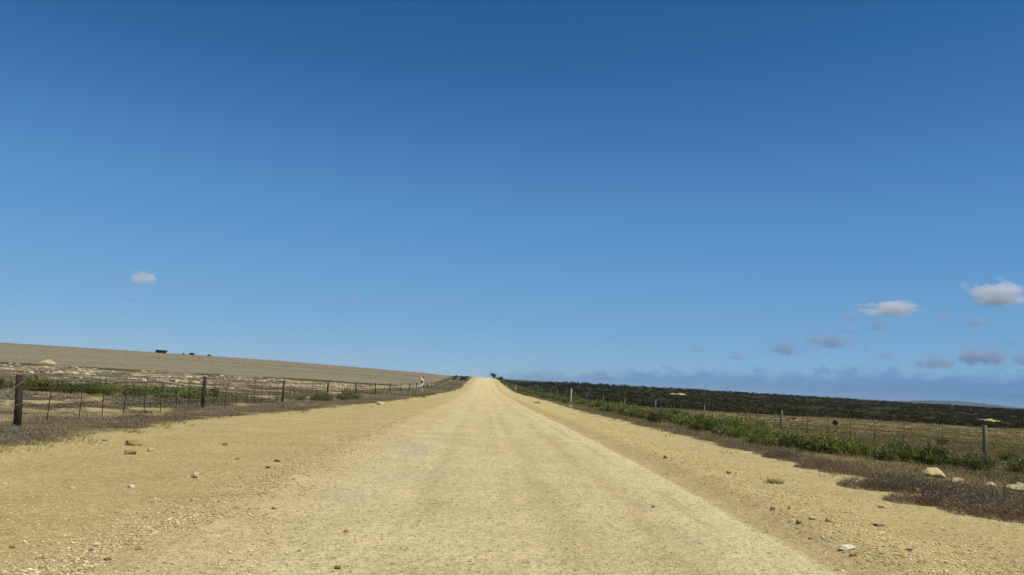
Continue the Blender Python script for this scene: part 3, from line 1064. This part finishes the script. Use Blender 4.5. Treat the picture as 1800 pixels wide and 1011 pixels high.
def rock_verts(sub, cuts, rough, seed):
    rg = np.random.default_rng(seed)
    v, f = ico(sub)
    v = v.copy()
    if cuts >= 9:
        v = np.sign(v) * np.abs(v) ** .72
        w_ = rg.uniform(0, 6.28, 9)
        for k_ in range(3):
            v = v * (1 + .07 * np.sin(v @ rg.normal(size=3) * (2.2 + 2 * k_) + w_[k_]))[:, None]
    for _ in range(cuts):                        # flat broken faces
        d = rg.normal(size=3); d /= np.linalg.norm(d)
        lim = rg.uniform(.55, .82)
        q = v @ d
        v -= np.maximum(q - lim, 0)[:, None] * d
    v *= (1 + rough * rg.normal(size=(len(v), 1)))
    return v, f

def rock(px, py, wpx, hr, mat, label, depth=.8, sub=3, name='rock', sink=.12, seed=None, group=None):
    p = at(px, py)
    w = wpx / FPX * p.y
    v, f = rock_verts(sub, 10, .010, seed or int(px * 7 + py))
    v = v * np.array([.5 * w, .5 * w * depth, .5 * w * hr]) * 1.12
    v[:, 2] = np.maximum(v[:, 2], -.30 * w * hr)
    o = link(name, mesh_np(name, v, f, mat))
    o.location = (p.x, p.y + .5 * w * depth * .6, p.z + w * hr * (.5 - sink) * .62)
    o.rotation_euler = (0, 0, random.uniform(-.5, .5))
    return tag(o, label, 'rock', group)

ROCKS = [
    (1646, 840, 40, .55, M_LIME, 'largest pale yellow limestone rock lying in the dry heath on the right'),
    (1683, 851, 23, .6, M_LIME, 'second pale limestone rock, just right of the largest one in the heath'),
    (1746, 860, 28, .55, M_LIME, 'third pale limestone rock in the heath, left of the rock at the photo border'),
    (1787, 864, 34, .5, M_LIME, 'broad pale limestone rock in the heath at the right border of the photo'),
    (1794, 858, 18, .6, M_LIME, 'pale limestone block resting behind the broad rock at the right border'),
    (1617, 867, 11, 1.0, M_LIME, 'small squarish tan rock at the gravel edge below the largest pale rock'),
    (1342, 763, 8, .5, M_LIMEW, 'small white stone in the grass left of the split grey fence post'),
    (230, 783, 30, .45, M_OCHRE, 'largest brown ochre rock on the sand below the left heath'),
    (226, 799, 19, .6, M_BROWN, 'squarish brown rock just in front of the largest ochre rock on the left'),
    (263, 794, 10, .8, M_LIME, 'small pale pointed rock right of the two brown rocks on the left sand'),
    (228, 761, 10, .4, M_BROWN, 'flat dark stone at the heath edge behind the largest ochre rock'),
    (182, 775, 10, .4, M_OCHRE, 'low ochre stone left of the largest ochre rock'),
    (342, 840, 15, .85, M_LIME, 'rounded pale stone alone on the left sand, right of the brown rocks'),
    (124, 861, 12, .6, M_LIME, 'pale yellow stone alone on the far left sand'),
    (395, 783, 8, .8, M_OCHRE, 'small orange stone on the left sand nearest the heath edge in the middle'),
    (416, 808, 8, .7, M_BROWN, 'small dark brown stone on the left sand near the berm'),
    (229, 857, 13, .4, M_LIMEW, 'flat whitish slab on the left sand below the brown rocks'),
    (170, 960, 14, .55, M_LIMEW, 'flat white stone in the lower left gravel, above the grey one'),
    (161, 969, 9, .6, M_GREY, 'dark grey stone just under the flat white stone at lower left'),
    (245, 967, 13, .8, M_LIME, 'bright yellow stone in the lower left gravel berm'),
    (189, 986, 12, .6, M_BROWN, 'dark brown stone in the lower left gravel, below the yellow stone'),
    (21, 963, 12, .5, M_BROWN, 'dark flat stone at the lower left border of the photo'),
    (42, 955, 8, .6, M_LIMEW, 'small whitish stone beside the dark flat one at lower left border'),
    (608, 936, 11, .7, M_OCHRE, 'orange stone on the road left of the middle, largest there'),
    (594, 1001, 13, .6, M_BROWN, 'brown stone at the bottom edge of the photo, left of the middle'),
    (525, 970, 8, .6, M_GREY, 'grey stone on the lower road between the orange and yellow stones'),
    (480, 895, 8, .6, M_GREY, 'dark grey stone on the left berm above the orange stone'),
    (470, 823, 11, .5, M_BROWN, 'brown broken stone at the top of the left gravel berm'),
    (488, 812, 12, .5, M_OCHRE, 'ochre broken stone next to the brown one on the left berm'),
    (668, 712, 17, .45, M_LIME, 'pale flat rock at the far edge of the left verge heath'),
    (1457, 918, 12, .9, M_OCHRE, 'upright orange brown stone on the right gravel shoulder'),
    (1431, 913, 15, .4, M_LIME, 'flat pale stone left of the upright orange stone on the right shoulder'),
    (1394, 918, 13, .7, M_LIME, 'pale yellow stone in the line of stones on the right berm'),
    (1404, 921, 10, .8, M_OCHRE, 'yellow ochre stone touching the pale one in the right berm line'),
    (1359, 896, 10, .6, M_BROWN, 'dark stone at the upper end of the line of stones on the right berm'),
    (1388, 895, 8, .8, M_OCHRE, 'small orange stone above the line of stones on the right berm'),
    (1490, 966, 28, .45, M_LIMEW, 'largest flat white stone on the right gravel shoulder, at lower right'),
    (1503, 978, 16, .5, M_OCHRE, 'small ochre stone just below the largest flat white stone'),
    (1555, 893, 17, .35, M_LIME, 'thin pale slab on the right shoulder between the berm and the heath'),
    (1548, 925, 20, .3, M_GREY, 'flat grey slab on the right shoulder below the thin pale slab'),
    (1600, 969, 12, .5, M_GREY, 'grey brown stone on the lower right shoulder, right of the white one'),
    (1170, 806, 9, .7, M_BROWN, 'dark brown stone on the yellow gravel in the middle of the right shoulder'),
    (1282, 833, 9, .7, M_OCHRE, 'orange stone on the right gravel, above the weed'),
    (1148, 892, 6, .6, M_GREY, 'small dark stone alone on the smooth pale lane'),
    (945, 709, 13, .35, M_GREY, 'dark flat stone on the far right shoulder before the thick white post'),
    (1665, 808, 0, 0, None, ''),
]
for rk in ROCKS:
    if rk[2]:
        rock(*rk)

# --- loose gravel (one scatter nobody could count)
def gravel(name, n, sizes, spread, mats, label):
    protos = []
    for i in range(6):
        v, f = rock_verts(1 if name != 'road_gravel' else 0, 5, .06, 100 + i)
        v = v * np.array([1, .8, .5])
        v[:, 2] += .12
        protos.append((v, f, np.full(len(v), .5)))
    x, y = spread(n)
    s = sizes(x, y)
    P = np.stack([x, y, terrain(x, y)], 1)
    dt = rng.normal(0, .34, len(x))
    v, f, t = scatter(protos, P, s, s * rng.uniform(.6, 1.1, len(x)), dt)
    o = link(name, mesh_np(name, v, f, mats, {'tint': t}))
    return tag(o, label, 'gravel', kind='stuff')

M_GRAV = foliage('mixed gravel', (.30, .22, .11), (.54, .425, .21), (.70, .60, .38), 0)
def sp_berm(n):
    u = rng.random(n)
    y = 7.0 * (1 - u) ** -0.75; y = np.where(y > 110, rng.uniform(8, 60, n), y)
    left = rng.random(n) < .48
    bw = .25 * (fbm(y * .15, y * 0 + 3.3, 8) - .5)
    x = np.where(left, -2.95 - bw + rng.normal(0, .5, n), 4.75 + bw + rng.normal(0, .55, n) + np.abs(rng.normal(0, .6, n)))
    k = fbm(x * 1.2, y * .5, 91) > .36
    return x[k], y[k]
def sp_all(n):
    u = rng.random(n)
    y = 7.0 * (1 - u) ** -0.7; y = np.where(y > 90, rng.uniform(8, 60, n), y)
    x = rng.uniform(-8.3, 8.2, n)
    dens = np.where((x > 2.2) & (x < 3.5), .12, np.where((x > -2) & (x < 2.2), .5, .8))
    k = (rng.random(n) < dens) & (fbm(x * .8, y * .4, 92) > .34) & (x > -edgeL(y)) & (x < edgeR(y))
    return x[k], y[k]
def sz(a, b, pw):
    return lambda x, y: (a + (b - a) * rng.random(len(x)) ** pw) * np.interp(y, [7, 20, 80], [1, 1.25, 2.0])
gravel('loose_gravel', 28000, sz(.005, .027, 3.6), sp_berm, M_GRAV, 'loose pale gravel heaped in the two graded berms beside the track')
gravel('road_gravel', 42000, sz(.005, .020, 2.6), sp_all, M_GRAV, 'small loose stones scattered over the dirt road and its shoulders')

# white limestone rubble beyond the left fence
def sp_lime(n):
    v = rng.uniform(22, 42, n)
    y = 2.05 * 1600 / v
    x = y * rng.uniform(-.62, -.06, n)
    k = (x < -11.5) & (y < stubble_edge(x, y) - 3) & (fbm(x * .25, y * .07, 93) > .50)
    return x[k], y[k]
M_RUB = foliage('limestone rubble', (.30, .245, .15), (.48, .41, .28), (.62, .56, .42), 0)
gravel('limestone_rubble', 3000, lambda x, y: (.07 + .36 * rng.random(len(x)) ** 3) * np.interp(y, [40, 140], [.55, 1.2]), sp_lime, M_RUB,
       'white limestone rubble strewn over the land between left fence and hillside')

# heaps
def heap(name, px, py, wpx, hr, mat, n, smin, smax, label, cat='rubble heap'):
    p = at(px, py)
    w = wpx / FPX * p.y
    root = empty(name, p)
    tag(root, label, cat)
    V_, F_, off = [], [], 0
    for i in range(n):
        v, f = rock_verts(1, 5, .05, 300 + i + int(px))
        a, r_ = random.uniform(0, 6.28), random.random() ** .6
        s_ = random.uniform(smin, smax)
        c = np.array([math.cos(a) * r_ * w / 2, math.sin(a) * r_ * w / 2 * .7, (1 - r_ ** 2) * w * hr * random.uniform(.1, .75)])
        V_.append(v * np.array([s_, s_ * .9, s_ * .65]) + c); F_.append(f + off); off += len(v)
    link('rubble', mesh_np('rubble', np.concatenate(V_), np.concatenate(F_), mat), root)
    nr, ns = 9, 30
    vv_, ff_ = [], []
    for i in range(nr):
        for j in range(ns):
            a = 2 * math.pi * j / ns
            q = i / (nr - 1)
            rr_ = q * w / 2 * (1 + .16 * math.sin(a * 3 + px) + .1 * math.sin(a * 7) + .22 * math.sin(a + px))
            vv_.append((math.cos(a) * rr_, math.sin(a) * rr_ * .7, w * hr * .8 * (1 - q ** 2.2) * (.25 + 1.35 * float(fbm(math.cos(a) * q * 2.2 + px, math.sin(a) * q * 1.5 + 3, 210, 3))) - .08 * q))
    for i in range(nr - 1):
        for j in range(ns):
            a, b = i * ns + j, i * ns + (j + 1) % ns
            ff_.append((a, b, b + ns, a + ns))
    link('mound', mesh_np('mound', np.array(vv_), np.array(ff_), mat, smooth=True), root)
    return root
heap('rubble_heap', 84, 638.5, 26, .24, M_LIME, 60, .10, .28, 'pale yellow rubble heap at the foot of the left hillside')
heap('rubble_heap', 1740, 741, 48, .10, M_LIME, 110, .08, .24, 'long pale rubble heap at the scrub edge behind the nearest white fence post')
heap('sand_bank', 1189, 694, 34, .12, M_SAND, 20, .1, .3, 'bare orange sand bank showing among the dark scrub on the right', 'sand bank')

# ------------------------------------------------------------------ distant hill
hv, hf = [], []
hx0, hy0 = on_sky(1690, 7600)
ux, uy = hy0 / 7600, -hx0 / 7600
nh, mh = 60, 9
for i in range(nh):
    s_ = -1 + 2 * i / (nh - 1)
    top = 24 * math.exp(-(s_ * 2.0) ** 2) + 7 * math.exp(-((s_ + .5) * 3) ** 2) + 3 * float(fbm(s_ * 5 + 9, 3.1, 95))
    for j in range(mh):
        q = -1 + 2 * j / (mh - 1)
        d = q * 260
        hv.append((hx0 + ux * s_ * 560 + hx0 / 7600 * d, hy0 + uy * s_ * 560 + hy0 / 7600 * d, -8 + (top + 4) * max(0, 1 - q * q) * (1 - s_ ** 6)))
for i in range(nh - 1):
    for j in range(mh - 1):
        a = i * mh + j
        hf.append((a, a + mh, a + mh + 1, a + 1))
tag(link('hills', mesh_np('hills', np.array(hv), np.array(hf), M_HILL, smooth=True)), kind='structure')

# ------------------------------------------------------------------ clouds (volumes)
def cloud_material(name, dens, thr=.28, nscale=1.6, amp=1.5, col=(.95, .95, .97)):
    m = bpy.data.materials.new(name); m.use_nodes = True
    t = m.node_tree
    for n_ in list(t.nodes): t.nodes.remove(n_)
    g = NT.__new__(NT); g.m, g.t = m, t
    out = t.nodes.new('ShaderNodeOutputMaterial')
    co = t.nodes.new('ShaderNodeTexCoord').outputs['Object']
    ln = t.nodes.new('ShaderNodeVectorMath'); ln.operation = 'LENGTH'; g.l(co, ln.inputs[0])
    fall = g.mul(1.0, ln.outputs['Value'], 'SUBTRACT')
    sep = t.nodes.new('ShaderNodeSeparateXYZ'); g.l(co, sep.inputs[0])
    nz = t.nodes.new('ShaderNodeTexNoise'); nz.noise_dimensions = '4D'
    nz.inputs['Scale'].default_value = nscale; nz.inputs['Detail'].default_value = 4; nz.inputs['Roughness'].default_value = .6
    g.l(co, nz.inputs['Vector'])
    rnd = t.nodes.new('ShaderNodeObjectInfo').outputs['Random']
    g.l(g.mul(rnd, 60.0), nz.inputs['W'])
    a = g.mul(g.mul(nz.outputs[0], .5, 'SUBTRACT'), amp)
    d = g.mul(g.mul(fall, 1.15), a, 'ADD')
    flat = g.rng(sep.outputs['Z'], -.55, -.25, 0, 1)
    d = g.mul(d, thr, 'SUBTRACT')
    d = g.mul(d, 3.0, 'MULTIPLY', True)
    d = g.mul(g.mul(d, flat), dens)
    pv_ = t.nodes.new('ShaderNodeVolumePrincipled')
    pv_.inputs['Color'].default_value = (*col, 1)
    pv_.inputs['Anisotropy'].default_value = .1
    g.l(d, pv_.inputs['Density'])
    g.l(pv_.outputs[0], out.inputs['Volume'])
    return m
M_CLOUD = cloud_material('cumulus', .015, .42, 2.0, 2.6, (.86, .87, .90))
M_CLOUD2 = cloud_material('thin cloud', .0092, .42, 2.4, 3.2, (.52, .64, .81))
CV, CF = ico(2)

def cloud(px, py, w, h, dist, mat, label, group=None):
    d = ray(px, py)
    o = link('cloud', mesh_np('cloud', CV, CF, mat, smooth=True))
    ww, hh = w / FPX * dist, h / FPX * dist
    o.location = d * dist
    o.scale = (ww * .66, ww * .45, hh * .95)
    o.rotation_euler = (0, 0, -math.atan2(d.x, d.y))
    return tag(o, label, 'cloud', group)
cloud(1752, 519, 100, 36, 6000, M_CLOUD, 'brightest puffy white cloud at the right edge of the sky')
cloud(1566, 544, 98, 22, 7000, M_CLOUD, 'long flat bottomed whitish cloud left of the brightest one')
cloud(1545, 573, 44, 18, 7500, M_CLOUD2, 'small mauve wisp under the long flat bottomed cloud')
cloud(1497, 558, 46, 12, 7500, M_CLOUD2, 'thin wisp at the lower left of the long flat bottomed cloud')
cloud(1490, 581, 42, 10, 8000, M_CLOUD2, 'faint grey streak below the long flat bottomed cloud')
cloud(1457, 601, 84, 22, 8500, M_CLOUD2, 'grey ragged cloud in the middle of the right sky, widest of its row')
cloud(1378, 614, 70, 22, 8500, M_CLOUD2, 'grey ragged cloud left of the widest one in its row')
cloud(1295, 628, 30, 11, 9000, M_CLOUD2, 'small grey cloud left of the grey ragged clouds')
cloud(1230, 615, 32, 8, 9000, M_CLOUD2, 'faint small streak, leftmost cloud of the right hand group')
cloud(1522, 614, 20, 12, 8500, M_CLOUD2, 'tiny grey puff right of the widest grey ragged cloud')
cloud(1664, 559, 26, 13, 7500, M_CLOUD2, 'small grey puff below and left of the brightest cloud')
cloud(1718, 567, 46, 14, 7500, M_CLOUD2, 'slanting grey wisp just below the brightest cloud')
cloud(1645, 638, 64, 22, 9000, M_CLOUD2, 'grey arched cloud low on the right above the cloud bank')
cloud(1728, 628, 84, 30, 9000, M_CLOUD2, 'large ragged grey cloud low on the right, right of the arched one')
cloud(1800, 632, 40, 24, 9000, M_CLOUD2, 'grey cloud cut by the right border above the cloud bank')
cloud(251, 491, 44, 20, 7000, M_CLOUD, 'lone pinkish white cloud over the left hillside')
cloud(228, 526, 34, 9, 9000, M_CLOUD2, 'faint grey wisp below the lone pinkish cloud on the left')
cloud(622, 525, 28, 9, 9000, M_CLOUD2, 'faint grey wisp alone in the sky left of the middle')
cloud(884, 552, 24, 10, 9000, M_CLOUD2, 'faint grey wisp above the end of the road')

# low bank of cloud along the right horizon
def bank_material():
    m = bpy.data.materials.new('cloud bank'); m.use_nodes = True
    t = m.node_tree
    for n_ in list(t.nodes): t.nodes.remove(n_)
    g = NT.__new__(NT); g.m, g.t = m, t
    out = t.nodes.new('ShaderNodeOutputMaterial')
    co = t.nodes.new('ShaderNodeTexCoord').outputs['Object']
    sep = t.nodes.new('ShaderNodeSeparateXYZ'); g.l(co, sep.inputs[0])
    n1 = g.noise(g.scaled(co, (15, 2, 1.5)), 1.0, 5, .65)
    n2 = g.noise(g.scaled(co, (16, 4, 6)), 1.0, 4, .6)
    top = g.rng(sep.outputs['X'], -.93, .64, -.56, .42)
    top = g.mul(top, g.rng(n1, .34, .66, -.42, .40), 'ADD')
    top = g.mul(top, g.rng(n2, .3, .7, -.10, .10), 'ADD')
    d = g.rng(g.mul(top, sep.outputs['Z'], 'SUBTRACT'), 0, .14, 0, 1)
    d = g.mul(d, g.rng(n2, .3, .65, .25, 1.0))
    ends = g.mul(g.rng(sep.outputs['X'], -1, -.92, 0, 1), g.rng(sep.outputs['Y'], -1, -.6, 0, 1))
    d = g.mul(g.mul(d, ends), .0016)
    pv_ = t.nodes.new('ShaderNodeVolumePrincipled')
    pv_.inputs['Color'].default_value = (.26, .48, .76, 1)
    g.l(d, pv_.inputs['Density'])
    g.l(pv_.outputs[0], out.inputs['Volume'])
    return m
cloud(1560, 627, 36, 9, 9000, M_CLOUD2, 'small grey streak left of the arched grey cloud')
cloud(1780, 600, 40, 10, 8500, M_CLOUD2, 'thin grey streak above the large ragged grey cloud')
cloud(1172, 645, 26, 7, 9500, M_CLOUD2, 'tiny grey wisp just above the left part of the cloud bank')
D_B = 14500
bd = ray(1430, 700)
bx, by = on_sky(1430, D_B)
mb = MB().box((0, 0, 0), (2, 2, 2))
bk = mb.build('cloud_bank', bank_material())
bk.scale = (5200, 700, 420)
bk.location = (bx, by, 330)
bk.rotation_euler = (0, 0, -math.atan2(bx, by))
tag(bk, 'long low blue grey cloud bank lying along the right horizon', 'cloud')

# ------------------------------------------------------------------ haze
HAZE = .00006
if HAZE:
    hm = bpy.data.materials.new('haze'); hm.use_nodes = True
    t = hm.node_tree
    for n_ in list(t.nodes): t.nodes.remove(n_)
    out = t.nodes.new('ShaderNodeOutputMaterial')
    pv_ = t.nodes.new('ShaderNodeVolumePrincipled')
    pv_.inputs['Color'].default_value = (.62, .80, 1, 1)
    pv_.inputs['Density'].default_value = HAZE
    t.links.new(pv_.outputs[0], out.inputs['Volume'])
    top, bot = 32.0, float(V[:, 2].min()) - 10
    hz = MB().box((0, 4550, (top + bot) / 2), (18900, 10600, top - bot)).build('haze', hm)
    tag(hz, kind='stuff')
